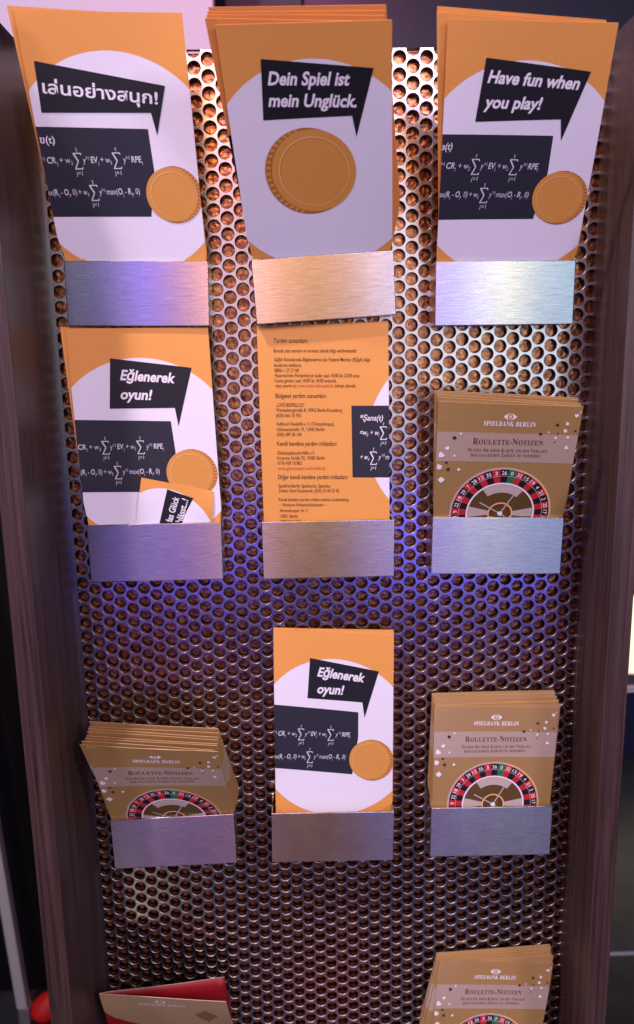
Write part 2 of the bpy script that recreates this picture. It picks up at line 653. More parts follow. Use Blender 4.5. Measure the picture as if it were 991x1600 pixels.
def board_formula(A, du, dv1, dv2, sh, head=None, x2=None):
    B = 0.018
    y1, y2 = 7.5 + dv1, 9.2 + dv2
    m = 'chalk'
    if head:
        A.text(head[0], head[1], head[2], 0.38, 'ink', 4, bold=0.012, shear=sh)
    vt = [('y', 1, 0, 0), ('t-j', 0.6, 0.42, 0)]
    A.runs(vt + [(' ', 1, 0, 0), ('CR', 1, 0, B), ('j', 0.6, -0.2, 0), (' ', 1, 0, 0), ('+', 1, 0, 0), (' ', 1, 0, 0), ('w', 1, 0, 0), ('2', 0.6, -0.2, 0)],
           (du - 0.25, y1), (du + 1.74, y1), 0.33, m, 4, sh)
    A.sigma(du + 1.82, y1 - 0.1, m, 4, shear=sh)
    A.runs(vt + [(' ', 1, 0, 0), ('EV', 1, 0, B), ('j', 0.6, -0.2, 0), (' ', 1, 0, 0), ('+', 1, 0, 0), (' ', 1, 0, 0), ('w', 1, 0, 0), ('3', 0.6, -0.2, 0)],
           (du + 2.34, y1), (du + 4.0, y1), 0.33, m, 4, sh)
    A.sigma(du + 4.08, y1 - 0.1, m, 4, shear=sh)
    A.runs(vt + [(' ', 1, 0, 0), ('RPE', 1, 0, B), ('j', 0.6, -0.2, 0)], (du + 4.68, y1), (du + 5.8, y1), 0.33, m, 4, sh)
    A.runs([('max(', 1, 0, 0), ('R', 1, 0, B), ('j', 0.6, -0.2, 0), (' ', 1, 0, 0), ('-', 1, 0, 0), (' ', 1, 0, 0), ('O', 1, 0, B), ('j', 0.6, -0.2, 0), (', 0)', 1, 0, 0), (' ', 1, 0, 0), ('+', 1, 0, 0), (' ', 1, 0, 0), ('w', 1, 0, 0), ('5', 0.6, -0.2, 0)],
           (du - 0.28, y2), (du + 2.38, y2), 0.33, m, 4, sh)
    A.sigma(du + 2.46, y2 - 0.1, m, 4, shear=sh)
    A.runs(vt + [(' ', 1, 0, 0), ('max(', 1, 0, 0), ('O', 1, 0, B), ('j', 0.6, -0.2, 0), (' ', 1, 0, 0), ('-', 1, 0, 0), (' ', 1, 0, 0), ('R', 1, 0, B), ('j', 0.6, -0.2, 0), (', 0)', 1, 0, 0)],
           (du + 3.0, y2), (du + 5.4, y2), 0.33, m, 4, sh)


def coin(A, cx, cy, r, side=1):
    """plain gold coin with a milled edge"""
    A.circle(cx + side * 0.07 * r, cy + 0.02, r, 'coin_rim', 4)
    n = 44
    for i in range(n):
        a = 2 * math.pi * i / n
        if math.cos(a) * side > 0.15:
            p0 = (cx + side * 0.0 + 0.95 * r * math.cos(a), cy + 0.95 * r * math.sin(a))
            p1 = (cx + side * 0.07 * r + 0.985 * r * math.cos(a), cy + 0.02 + 0.985 * r * math.sin(a))
            A.line(p0, p1, 0.06 * r, 'coin', 4.3)
    A.circle(cx - side * 0.035 * r, cy, 0.955 * r, 'coin', 4.7)
    A.circle(cx - side * 0.035 * r, cy, 0.80 * r, 'coin_light', 5.0)
    A.circle(cx - side * 0.035 * r + 0.012, cy + 0.012, 0.775 * r, 'coin_rim', 5.3)
    A.circle(cx - side * 0.035 * r + 0.02, cy + 0.03, 0.765 * r, 'coin', 5.6)


def art_leaflet(bub, lines, board=None, formula=None, cn=(7.25, 9.25, 1.6, 1), circ=(4.52, 8.0, 6.15), thai=False):
    A = Art()
    A.circle(circ[0], circ[1], circ[2], 'white', 1, 120)
    if board:
        A.poly(board, 'board', 2)
    if formula:
        board_formula(A, *formula)
    A.poly(bub, 'black', 3)
    for s, a, b, cap, bold, sh in lines:
        A.text(s, a, b, cap, 'ink', 4, bold=bold, shear=sh)
    coin(A, *cn)
    return A


def build_art(name, A, patch, mats_base, ext, thick, cover='orange', bow=0.0, vs=1.0, parent=None):
    """patch: TL, TR, BR, BL of the visible part in panel units; the sheet goes on below by ext"""
    TL, TR, BR, BL = [Vector((p[0], -p[1], p[2])) for p in patch]   # x, d, z
    L = (((TL + TR) / 2) - ((BL + BR) / 2)).length
    org0 = BL
    t0 = 1.3 if TL.z < -60 else 1.0      # the bottom pockets begin below the cut
    W = A.W
    bm = bmesh.new()
    vv = [bm.verts.new((p[0], p[1] * vs, p[2])) for p in A.v]
    for f, m in zip(A.f, A.m):
        try:
            q = bm.faces.new([vv[i] for i in f])
            q.material_index = m
        except ValueError:
            pass
    if A.v:
        for co, no in (((0.003, 0, 0), (-1, 0, 0)), ((W - 0.003, 0, 0), (1, 0, 0)), ((0, 0.003, 0), (0, -1, 0)), ((0, L + ext, 0), (0, 1, 0))):
            bmesh.ops.bisect_plane(bm, geom=bm.verts[:] + bm.edges[:] + bm.faces[:], plane_co=co, plane_no=no, clear_outer=True)
    ci = A.mi(cover)
    ei = A.mi(mats_base)
    H = L + ext
    c = [bm.verts.new(p) for p in ((0, 0, 0), (W, 0, 0), (W, H, 0), (0, H, 0), (0, 0, -thick), (W, 0, -thick), (W, H, -thick), (0, H, -thick))]
    for ids, mi in (((0, 1, 2, 3), ci), ((7, 6, 5, 4), ei), ((0, 4, 5, 1), ei), ((1, 5, 6, 2), ei), ((2, 6, 7, 3), ei), ((3, 7, 4, 0), ei)):
        q = bm.faces.new([c[i] for i in ids])
        q.material_index = mi
    n = 18
    for i in range(1, n):
        bmesh.ops.bisect_plane(bm, geom=bm.verts[:] + bm.edges[:] + bm.faces[:], plane_co=(0, H * i / n, 0), plane_no=(0, 1, 0))
    n = 12
    for i in range(1, n):
        bmesh.ops.bisect_plane(bm, geom=bm.verts[:] + bm.edges[:] + bm.faces[:], plane_co=(W * i / n, 0, 0), plane_no=(1, 0, 0))
    cp = min(pockets, key=lambda q: (q[0] - (BL.x + BR.x) / 2) ** 2 + (q[1] + 2 - (BL.z + BR.z) / 2) ** 2)
    _r = random.Random(name + str(round(org0.x * 7 + org0.z * 3, 2)))
    wa, wp = _r.uniform(0.5, 1.0), _r.uniform(0, 6)
    for v in bm.verts:
        a, t, w = v.co.x / W, v.co.y / L, v.co.z
        top = TL.lerp(TR, a)
        bot = BL.lerp(BR, a)
        p = top + (bot - top) * t
        e1 = ((TR - TL) * (1 - t) + (BR - BL) * t).normalized()
        e2 = (bot - top).normalized()
        nn = e2.cross(e1)
        if nn.y > 0:
            nn = -nn
        s = min(max(t, 0), 1)
        p = p + nn * (w + (bow + 0.10 * (2 * a - 1) ** 2) * math.sin(math.pi * s) * 0.9 + wa * math.sin(3.1 * a + wp) * (1 - s) ** 2 * 0.07)
        if t > t0 - 0.2:           # inside the pocket the sheets are held by its side plates
            mx_ = cp[0] + (cp[1] - p.z) * math.tan(math.radians(cp[2]))
            lim = 4.37 + max(0, t0 - t) * 3
            p.x = min(max(p.x, mx_ - lim), mx_ + lim)
            if t > t0:
                p.y = max(min(p.y, -0.06), -2.24)
        v.co = (p.x, p.y, p.z)
    bm.normal_update()
    # print faces must look at the viewer
    for f in bm.faces:
        pass
    me = bpy.data.meshes.new(name)
    bm.to_mesh(me)
    bm.free()
    for m in A.mats:
        me.materials.append(MT[m])
    org = (TL + TR + BR + BL) / 4
    ow = P3(org.x, -org.y, org.z)
    co = np.zeros(len(me.vertices) * 3)
    me.vertices.foreach_get('co', co)
    co = co.reshape(-1, 3) * U
    co[:, 2] += Z0
    co -= np.array(ow)
    me.vertices.foreach_set('co', co.ravel())
    me.update()
    o = link(name, me, parent)
    if parent:
        o.location = ow - parent.location
    else:
        o.location = ow
    return o


def slide(patch, dn, dv, du, roll=0.0, dnb=None):
    """a sheet behind the given one: back by dn at its top (dnb at the pocket), up by dv, right by du"""
    q = [Vector((p[0], -p[1], p[2])) for p in patch]
    TL, TR, BR, BL = q
    e1 = (TR - TL).normalized()
    up = ((TL + TR) / 2 - (BL + BR) / 2).normalized()
    nn = e1.cross(up)
    if nn.y > 0:
        nn = -nn
    out = []
    c, s = math.cos(roll), math.sin(roll)
    mid = (BL + BR) / 2
    for i, p in enumerate(q):
        r = p - mid
        x, y, zz = r.dot(e1), r.dot(up), r.dot(nn)
        x, y = x * c - y * s, x * s + y * c
        k = dn if i < 2 else (dn if dnb is None else dnb)
        pp = mid + e1 * (x + du) + up * (y + dv) + nn * (zz - k)
        out.append((pp.x, -pp.y, pp.z))
    # x, d, z order expected by build_art: it negates d itself
    return [(p[0], p[1], p[2]) for p in out]


PT_ = {"r1L": [[-17.153, -6.614, -0.215], [-8.176, -5.36, 0.098], [-7.709, -2.25, -12.846], [-16.778, -2.25, -12.795]],
       "r1M": [[-5.999, -9.731, -2.112], [3.025, -10.395, -2.216], [4.048, -2.25, -12.331], [-4.992, -2.25, -12.729]],
       "r1R": [[6.245, -8.349, -1.42], [15.104, -9.236, -2.0], [15.784, -2.25, -13.138], [6.861, -2.25, -13.071]],
       "r2L": [[-16.94, -2.20, -16.93], [-7.835, -2.05, -16.97], [-7.446, -2.15, -29.816], [-16.577, -2.15, -29.691]],
       "r2M": [[-4.722, -1.7, -16.95], [3.843, -1.7, -16.80], [4.011, -1.3, -30.091], [-4.66, -1.3, -30.069]],
       "r3M": [[-4.265, -0.25, -38.179], [4.358, -0.98, -38.288], [4.22, -1.3, -52.406], [-4.452, -1.3, -52.243]],
       "r2R": [[6.717, -4.606, -21.847], [15.676, -5.314, -22.279], [15.70, -2.25, -30.001], [6.83, -2.25, -29.815]],
       "r3R": [[7.294, -1.35, -44.072], [16.22, -1.795, -44.151], [15.85, -2.0, -51.892], [7.098, -2.0, -51.778]],
       "r3L": [[-17.125, -4.426, -44.855], [-8.083, -5.308, -45.01], [-7.498, -2.2, -51.618], [-16.382, -2.2, -51.813]],
       "r4R": [[8.032, -1.0, -65.682], [16.934, -1.286, -66.034], [16.1, -2.0, -70.948], [7.304, -2.0, -70.546]],
       "r4L": [[-17.823, -3.952, -64.942], [-8.42, -4.372, -65.562], [-8.22, -2.25, -69.597], [-17.644, -2.25, -69.172]]}
PT_ = {k: [(p[0], -p[1], p[2]) for p in v] for k, v in PT_.items()}   # d in front of the sheet, positive

G1 = 'leaflets standing in the pockets'
BD = 0.031
SH = 0.21

# top left: Thai
A = art_leaflet([(0.59, 2.36), (7.62, 3.61), (6.85, 6.2), (6.64, 4.99), (0.48, 4.95)],
                [("เล่นอย่างสนุก!", (0.75, 3.94), (7.10, 4.55), 0.60, 0.020, 0.0)],
                board=[(-0.2, 5.66), (6.35, 5.84), (6.42, 8.2), (5.9, 10.7), (-0.2, 10.64)],
                formula=(0.0, 0.13, 0.2, 0.0, ('ข(t)', (0.09, 6.54), (0.93, 6.56))), cn=(7.38, 9.45, 1.62, 1))
o = build_art('leaflet', A, PT_['r1L'], 'orange', 3.2, 0.05, bow=0.0)
tag(o, 'orange and white leaflet with Thai writing in a black speech bubble', 'leaflet', G1)
A = Art()
o = build_art('leaflet', A, slide(PT_['r1L'], 0.16, 0.05, 0.10, -0.006, 0.12), 'orange', 3.0, 0.05)
tag(o, 'orange leaflet hidden close behind the Thai one, only its right edge showing', 'leaflet', G1)

# top middle: German with the large coin
A = art_leaflet([(2.14, 1.63), (8.03, 2.24), (7.0, 5.82), (6.8, 4.66), (1.89, 4.74)],
                [('Dein Spiel ist', (2.36, 2.91), (6.68, 3.06), 0.64, BD, SH), ('mein Unglück.', (2.26, 4.02), (7.05, 4.20), 0.64, BD, SH)],
                cn=(4.37, 7.75, 2.55, -1), circ=(4.69, 7.85, 6.15))
o = build_art('leaflet', A, PT_['r1M'], 'deep_orange', 2.9, 0.05)
tag(o, 'orange and white leaflet with one large coin under a German speech bubble', 'leaflet', G1)
for i, (dn, dv, du, roll, word) in enumerate([(0.12, 0.10, 0.16, 0.008, 'second'), (0.24, 0.27, 0.36, 0.016, 'third'), (0.36, 0.42, 0.50, 0.022, 'fourth'), (0.50, 0.62, 0.66, 0.030, 'fifth')]):
    A = Art()
    if i == 0:
        A.poly([(-1, 5.8), (0.6, 5.8), (0.6, 10.4), (-1, 10.4)], 'black', 1)
    o = build_art('leaflet', A, slide(PT_['r1M'], dn, dv, du, roll, dn * 0.6), 'deep_orange', 2.4, 0.05, cover='deep_orange')
    tag(o, 'plain orange leaflet, %s from the front, in the crooked top middle pocket' % word, 'leaflet', G1)

# top right: English
A = art_leaflet([(2.21, 1.75), (7.99, 2.32), (6.91, 5.94), (6.72, 4.78), (1.85, 4.99)],
                [('Have fun when', (2.36, 2.96), (7.42, 3.22), 0.60, BD, SH), ('you play!', (2.28, 4.24), (5.45, 4.29), 0.60, BD, SH)],
                board=[(-0.2, 5.67), (6.43, 5.67), (6.41, 7.73), (5.9, 10.52), (-0.2, 10.58)],
                formula=(0.0, 0.05, 0.0, SH, ('s(t)', (0.0, 6.51), (0.58, 6.50))), cn=(7.28, 9.2, 1.62, 1))
o = build_art('leaflet', A, PT_['r1R'], 'orange', 3.1, 0.05)
tag(o, 'orange and white leaflet with English writing, Have fun when you play', 'leaflet', G1)
for i, (dn, dv, du, roll, word) in enumerate([(0.14, 0.04, 0.14, 0.000, 'second'), (0.30, 0.16, 0.20, 0.003, 'third'), (0.42, 0.28, 0.22, 0.005, 'fourth')]):
    o = build_art('leaflet', Art(), slide(PT_['r1R'], dn, dv, du, roll, dn * 0.6), 'orange', 2.6, 0.05)
    tag(o, 'orange leaflet edge, %s from the front behind the English leaflet' % word, 'leaflet', G1)

# second row left: Turkish, with a small flyer before it
A = art_leaflet([(2.64, 1.9), (7.77, 2.56), (6.64, 6.32), (6.49, 5.13), (2.31, 5.14)],
                [('Eğlenerek', (3.15, 3.27), (6.60, 3.52), 0.62, BD, SH), ('oyun!', (3.03, 4.5), (5.0, 4.59), 0.62, BD, SH)],
                board=[(-0.3, 5.83), (6.16, 6.0), (6.3, 8.05), (5.9, 10.71), (-0.3, 10.68)],
                formula=(-0.25, 0.3, 0.27, 0.05), cn=(7.2, 9.45, 1.62, 1), circ=(4.4, 8.0, 6.11))
o = build_art('leaflet', A, PT_['r2L'], 'orange', 3.2, 0.05)
tag(o, 'Turkish orange and white leaflet partly covered by a small flyer', 'leaflet', G1)
o = build_art('leaflet', Art(), slide(PT_['r2L'], 0.12, -0.04, 0.08, -0.001), 'orange', 3.0, 0.05)
tag(o, 'orange leaflet just behind the flyer-covered Turkish one, its right edge showing', 'leaflet', G1)
FL = [(-12.66, 2.28, -26.64), (-7.933, 2.27, -27.695), (-8.10, 2.25, -29.72), (-13.197, 2.25, -29.675)]
A = Art(4.85)
A.circle(1.7, 3.6, 3.2, 'white', 1, 80)
A.poly([(1.78, 0.42), (3.55, 0.78), (3.05, 2.1), (2.6, 4.5), (1.25, 4.5)], 'black', 2)
A.text('Wenn das Glück', (2.0, 4.0), (2.62, 0.90), 0.42, 'ink', 3, bold=0.02, shear=0.1)
A.text('mal nachlässt...!', (2.62, 4.35), (3.22, 0.98), 0.42, 'ink', 3, bold=0.02, shear=0.1)
o = build_art('flyer', A, FL, 'orange', 1.6, 0.03)
tag(o, 'small crooked flyer with sideways writing, stuck in front of a Turkish leaflet', 'flyer')

# second row middle: the inside page full of addresses
A = Art(9.0)
A.circle(13.6, 7.75, 6.15, 'white', 1, 140)
A.poly([(6.39, 5.36), (9.2, 5.42), (9.2, 10.27), (6.39, 10.21)], 'board', 2)
A.text('*Şans(t)', (6.93, 6.35), (8.55, 6.40), 0.36, 'ink', 4, bold=0.014, shear=SH)
A.runs([('=w', 1, 0, 0.01), ('0', 0.6, -0.2, 0), (' ', 1, 0, 0), ('+', 1, 0, 0), (' ', 1, 0, 0), ('w', 1, 0, 0.01), ('1', 0.6, -0.2, 0)], (6.92, 7.32), (8.28, 7.36), 0.34, 'ink', 4, SH)
A.sigma(8.36, 7.24, 'ink', 4, shear=SH)
A.runs([('+', 1, 0, 0), (' ', 1, 0, 0), ('w', 1, 0, 0.01), ('4', 0.6, -0.2, 0)], (6.92, 8.98), (7.58, 9.0), 0.34, 'ink', 4, SH)
A.sigma(7.64, 8.92, 'ink', 4, shear=SH)
A.runs([('y', 1, 0, 0), ('t-j', 0.6, 0.42, 0), (' ', 1, 0, 0), ('max', 1, 0, 0)], (8.22, 9.0), (9.35, 9.03), 0.34, 'ink', 4, SH)
for s, a, b, cap, m in [
    ('Yardım sunumları:', (1.12, 1.10), (3.45, 1.18), 0.30, 'brown'),
    ('Burada size anonim ve ücretsiz olarak bilgi verilmektedir:', (1.1, 1.72), (6.84, 1.90), 0.235, 'brown'),
    ('Sağlık Konularında Bilgilendirme için Federal Merkez (BZgA) bilgi-', (1.11, 2.29), (7.77, 2.50), 0.235, 'brown'),
    ('lendirme telefonu:', (1.1, 2.66), (3.0, 2.72), 0.235, 'brown'),
    ('0800-1 37 27 00', (1.11, 3.0), (2.79, 3.06), 0.235, 'brown'),
    ("Pazartesi'den Perşembe'ye kadar saat 10:00 ile 22:00 arası", (1.13, 3.33), (6.97, 3.51), 0.235, 'brown'),
    ('Cuma günleri saat 10:00 ile 18:00 arasında', (1.11, 3.67), (5.37, 3.80), 0.235, 'brown'),
    ('veya çevrim içi', (1.13, 4.0), (2.58, 4.045), 0.235, 'brown'),
    ('www.check-dein-spiel.de', (2.68, 4.05), (5.15, 4.12), 0.235, 'redink'),
    ('adresi altında.', (5.25, 4.125), (6.75, 4.17), 0.235, 'brown'),
    ('Bölgesel yardım sunumları:', (1.13, 4.70), (4.66, 4.80), 0.30, 'brown'),
    ('„CAFÉ BEISPIELLOS“', (1.13, 5.28), (3.12, 5.34), 0.235, 'brown'),
    ('Wartenburgstraße 8, 10963 Berlin-Kreuzberg', (1.13, 5.62), (5.73, 5.75), 0.235, 'brown'),
    ('(030) 666 33 955', (1.13, 5.98), (2.87, 6.03), 0.235, 'brown'),
    ('Aufbruch Neukölln e. V. (Türkçe/Arapça)', (1.12, 6.54), (5.15, 6.66), 0.235, 'brown'),
    ('Uthmannstraße 19, 12043 Berlin', (1.13, 6.91), (4.47, 7.0), 0.235, 'brown'),
    ('(030) 689 28 104', (1.13, 7.26), (2.85, 7.31), 0.235, 'brown'),
    ('Kendi kendine yardım irtibatları:', (1.12, 7.91), (5.32, 8.02), 0.30, 'brown'),
    ('Glücksspielsucht-Hilfe e.V.', (1.11, 8.51), (3.76, 8.58), 0.235, 'brown'),
    ('Krumme Straße 92, 10585 Berlin', (1.11, 8.86), (4.45, 8.94), 0.235, 'brown'),
    ('0176 438 10 802', (1.12, 9.21), (2.82, 9.26), 0.235, 'brown'),
    ('www.gluecksspiel-sucht-hilfe.de', (1.12, 9.57), (4.49, 9.65), 0.235, 'redink'),
    ('Diğer kendi kendine yardım irtibatları:', (1.12, 10.21), (6.05, 10.32), 0.30, 'brown'),
    ('Spielfrei-Berlin Spielsucht, Spandau', (1.13, 10.79), (4.78, 10.88), 0.235, 'brown'),
    ('İrtibat: Gerd Kaczmarek, (030) 25 04 25 45', (1.13, 11.13), (5.41, 11.23), 0.235, 'brown'),
    ('Kendi kendine yardım irtibat noktası Lichtenberg', (1.11, 11.75), (6.08, 11.86), 0.235, 'brown'),
    ('– Horizont Hohenschönhausen –', (1.16, 12.12), (4.46, 12.19), 0.235, 'brown'),
    ('Ahrenshooper Str. 5', (1.14, 12.53), (3.14, 12.57), 0.235, 'brown'),
    ('13051 Berlin', (1.16, 12.92), (2.44, 12.95), 0.235, 'brown'),
    ('(030) 9621033', (1.15, 13.31), (2.63, 13.34), 0.235, 'brown'),
]:
    A.text(s, a, b, cap, m, 2, bold=0.006 if cap > 0.28 else 0.003)
o = build_art('leaflet', A, PT_['r2M'], 'orange', 3.0, 0.04)
tag(o, 'orange leaflet page full of small brown print', 'leaflet', G1)

# third row middle: Turkish again
A = art_leaflet([(2.74, 2.0), (7.9, 2.75), (6.84, 6.39), (6.67, 5.2), (2.52, 5.03)],
                [('Eğlenerek', (3.27, 3.32), (6.77, 3.64), 0.66, BD, SH), ('oyun!', (3.22, 4.61), (5.18, 4.65), 0.66, BD, SH)],
                board=[(-0.2, 5.57), (6.37, 5.98), (6.36, 7.95), (5.9, 10.88), (-0.2, 10.38)],
                formula=(-0.05, 0.4, 0.45, SH), cn=(7.3, 9.7, 1.64, 1), circ=(4.58, 8.05, 6.05))
q3 = [PT_['r3M'][0], (PT_['r3M'][1][0], PT_['r3M'][1][1] + 0.1, PT_['r3M'][1][2] - 0.40), PT_['r3M'][2], PT_['r3M'][3]]
o = build_art('leaflet', A, q3, 'orange', 3.0, 0.04)
tag(o, 'lowest leaflet with a Turkish speech bubble, fully uncovered', 'leaflet', G1)
o = build_art('leaflet', Art(), slide(PT_['r3M'], 0.07, 0.03, 0.06, 0.0), 'orange', 2.8, 0.04)
tag(o, 'orange leaflet behind the lowest speech bubble leaflet, top corner showing', 'leaflet', G1)

# ------------------------------------------------------------------ roulette note cards
ORDER = [0, 32, 15, 19, 4, 21, 2, 25, 17, 34, 6, 27, 13, 36, 11, 30, 8, 23, 10, 5, 24, 16, 33, 1, 20, 14, 31, 9, 22, 18, 29, 7, 28, 12, 35, 3, 26]
REDS = {1, 3, 5, 7, 9, 12, 14, 16, 18, 19, 21, 23, 25, 27, 30, 32, 34, 36}


def eye_logo(A, cx, cy, w, m='ink', iris='gold'):
    h = w * 0.27
    n = 16
    top = [(cx - w / 2 + w * i / n, cy - h * math.sin(math.pi * i / n) ** 0.8) for i in range(n + 1)]
    bot = [(cx + w / 2 - w * i / n, cy + h * math.sin(math.pi * i / n) ** 0.8) for i in range(1, n)]
    A.poly(top + bot, m, 2)
    A.circle(cx, cy, h * 0.86, iris, 2.5, 28)
    A.circle(cx, cy, h * 0.45, m, 3, 24)
    A.circle(cx, cy, h * 0.22, iris, 3.5, 20)


def suit(A, kind, u, v, s, m):
    if kind == 'd':
        A.poly([(u, v - s), (u + s, v), (u, v + s), (u - s, v)], m, 4)
    else:
        ch = {'h': '♥', 'c': '♣', 's': '♠'}[kind]
        gv, gf = glyphs(ch)
        x0, x1, y0, y1 = gv[:, 0].min(), gv[:, 0].max(), gv[:, 1].min(), gv[:, 1].max()
        k = 2 * s / (y1 - y0)
        a = (len(A.v) % 7 - 3) * 0.25
        pts = [((x - (x0 + x1) / 2) * k, -(y - (y0 + y1) / 2) * k) for x, y in gv]
        A.mesh([(u + x * math.cos(a) - y * math.sin(a), v + x * math.sin(a) + y * math.cos(a)) for x, y in pts], gf, m, 4)


def art_card(front=True):
    A = Art(9.0)
    A.poly([(-1, 2.0), (10, 2.0), (10, 4.07), (-1, 4.07)], 'goldband', 1)
    if not front:
        return A
    eye_logo(A, 4.56, 0.85, 0.82)
    A.smallcaps('SPIELBANK BERLIN', (2.93, 1.50), (6.22, 1.50), 0.30, 'ink', 2)
    A.smallcaps('Roulette-Notizen', (2.33, 2.83), (6.86, 2.80), 0.42, 'brown', 2)
    A.smallcaps('Nutzen Sie diese Karte, um den Verlauf', (2.06, 3.36), (7.20, 3.32), 0.24, 'brown', 2)
    A.smallcaps('der fallenden Zahlen zu notieren.', (2.27, 3.71), (6.85, 3.67), 0.24, 'brown', 2)
    for (u, v, s), k in zip([(8.88, 0.41, 0.06), (8.68, 0.64, 0.12), (8.18, 1.2, 0.12), (8.12, 1.7, 0.13), (7.09, 1.84, 0.07), (7.59, 2.21, 0.09), (8.36, 2.15, 0.11), (8.36, 2.91, 0.12), (1.52, 2.11, 0.09), (0.71, 3.15, 0.13), (0.31, 3.64, 0.19), (1.19, 3.66, 0.09), (0.23, 4.46, 0.20), (1.54, 4.65, 0.12), (0.42, 5.42, 0.24)], 'dhccdcdhdhhdcdd'):
        suit(A, k, u, v, s, 'ink')
    for (u, v, s), k in zip([(7.59, 1.31, 0.13), (6.61, 1.98, 0.13), (7.69, 1.92, 0.07), (8.76, 1.69, 0.09), (7.58, 2.54, 0.06), (1.12, 2.4, 0.14), (0.71, 4.16, 0.10), (0.85, 4.64, 0.13)], 'dddddccc'):
        suit(A, k, u, v, s, 'plum')
    cx, cy = 4.61, 7.97
    A.sector(cx, cy, 3.34, 3.50, -95, 95, 'palegold', 1, 30)
    A.sector(cx, cy, 3.36, 3.46, 18, 95, 'coin_light', 1.4, 16)
    st = 360 / 37
    for i, num in enumerate(ORDER):
        a = st * (i + 1)
        if a > 180:
            a -= 360
        if abs(a) > 108:
            continue
        m = 'wgreen' if num == 0 else ('wred' if num in REDS else 'wblack')
        A.sector(cx, cy, 2.33, 3.36, a - st / 2, a + st / 2, m, 2, 2)
        ar = math.radians(a)
        c = (cx + 2.97 * math.sin(ar), cy - 2.97 * math.cos(ar))
        w = 0.17 if num > 9 else 0.085
        e = (math.cos(ar), math.sin(ar))
        A.text(str(num), (c[0] - e[0] * w, c[1] - e[1] * w), (c[0] + e[0] * w, c[1] + e[1] * w), 0.26, 'ink', 4, bold=0.012)
    A.sector(cx, cy, 2.855, 2.885, -105, 105, 'palegold', 3, 40)
    A.circle(cx, cy, 2.36, 'ink', 2.6, 64)
    A.circle(cx, cy, 2.25, 'bowl', 3.0, 64)
    A.sector(cx, cy, 1.62, 2.23, -36, 38, 'palegold', 3.4, 14)
    A.sector(cx, cy, 0.8, 2.23, -97, -76, 'palegold', 3.4, 6)
    A.sector(cx, cy, 0.8, 2.23, 78, 99, 'palegold', 3.4, 6)
    A.circle(cx, cy, 0.86, 'coin_light', 3.8, 40)
    A.circle(cx, cy, 0.76, 'brown', 4.2, 40)
    A.circle(cx, cy + 0.05, 0.52, 'bowl', 4.6, 32)
    A.line((cx, cy), (3.14, 7.12), 0.085, 'palegold', 5.0)
    A.line((cx, cy), (5.45, 6.46), 0.085, 'palegold', 5.2)
    A.line((cx, cy), (5.35, 8.5), 0.085, 'palegold', 5.4)
    A.circle(cx, cy, 0.17, 'ink', 5.8, 20)
    for s, y, w in (('FAITES VOS JEUX', 7.0, 0.5), ('ROULETTE', 7.2, 0.3)):
        pass
    return A


WORD = ['second', 'third', 'fourth', 'fifth', 'sixth', 'seventh', 'eighth', 'ninth', 'tenth']
G2 = 'gold roulette note cards standing in the pockets'


def card_stack(key, lab, where, backs, vs, ext):
    o = build_art('roulette_card', art_card(), PT_[key], 'gold_edge', ext, 0.045, cover='gold', vs=vs)
    tag(o, lab, 'card', G2)
    for i, (dn, dv, du, roll, dnb) in enumerate(backs):
        o = build_art('roulette_card', art_card(False), slide(PT_[key], dn, dv, du, roll, dnb), 'gold_edge', max(0.5, ext - dv - 0.2), 0.045, cover='gold', vs=vs)
        tag(o, 'gold card, %s from front, %s' % (WORD[i], where), 'card', G2)


card_stack('r2R', 'gold roulette card leaning out, the highest of the four with a wheel', 'behind the highest card with a wheel',
           [(0.10, 0.10, 0.14, -0.004, 0.08), (0.25, 0.22, 0.10, -0.002, 0.2), (0.40, 0.36, 0.02, 0.004, 0.3), (0.52, 0.42, 0.0, 0.006, 0.4)], 1.0, 3.0)
rnd = random.Random(3)
card_stack('r3R', 'upright gold roulette card below the teal-banded pocket', 'behind the upright card of the right column',
           [(0.10 + 0.12 * i + rnd.uniform(-0.04, 0.04), 0.10 + 0.13 * i + rnd.uniform(-0.06, 0.06), (-0.06 if i > 1 else 0) + rnd.uniform(-0.08, 0.06) - 0.05 * i, rnd.uniform(-0.003, 0.003), 0.06 + 0.12 * i) for i in range(7)], 0.945, 3.0)
card_stack('r3L', 'gold roulette card tipped far forward beside the left side board', 'in the stack tipped forward at the left',
           [(0.06, 0.06, 0.36, 0.034, 0.08), (0.22, 0.14, 0.40, 0.030, 0.2), (0.62, 0.02, 0.50, 0.028, 0.3), (0.78, 0.08, 0.56, 0.032, 0.42), (1.10, 0.10, 0.52, 0.028, 0.6), (1.26, 0.22, 0.58, 0.033, 0.72), (1.54, 0.22, 0.56, 0.031, 0.9), (1.82, 0.40, 0.60, 0.044, 1.05)], 0.93, 3.0)
card_stack('r4R', 'lowest gold roulette card, cut off by the bottom of the photo', 'behind the lowest card with a wheel',
           [(0.08, 0.08, -0.60, -0.014, 0.08), (0.20, 0.24, -0.78, -0.020, 0.2), (0.30, 0.36, -0.80, -0.014, 0.3), (0.40, 0.46, -0.84, -0.022, 0.4), (0.50, 0.60, -0.80, -0.016, 0.5), (0.60, 0.70, -0.85, -0.020, 0.6)], 0.93, 2.6)

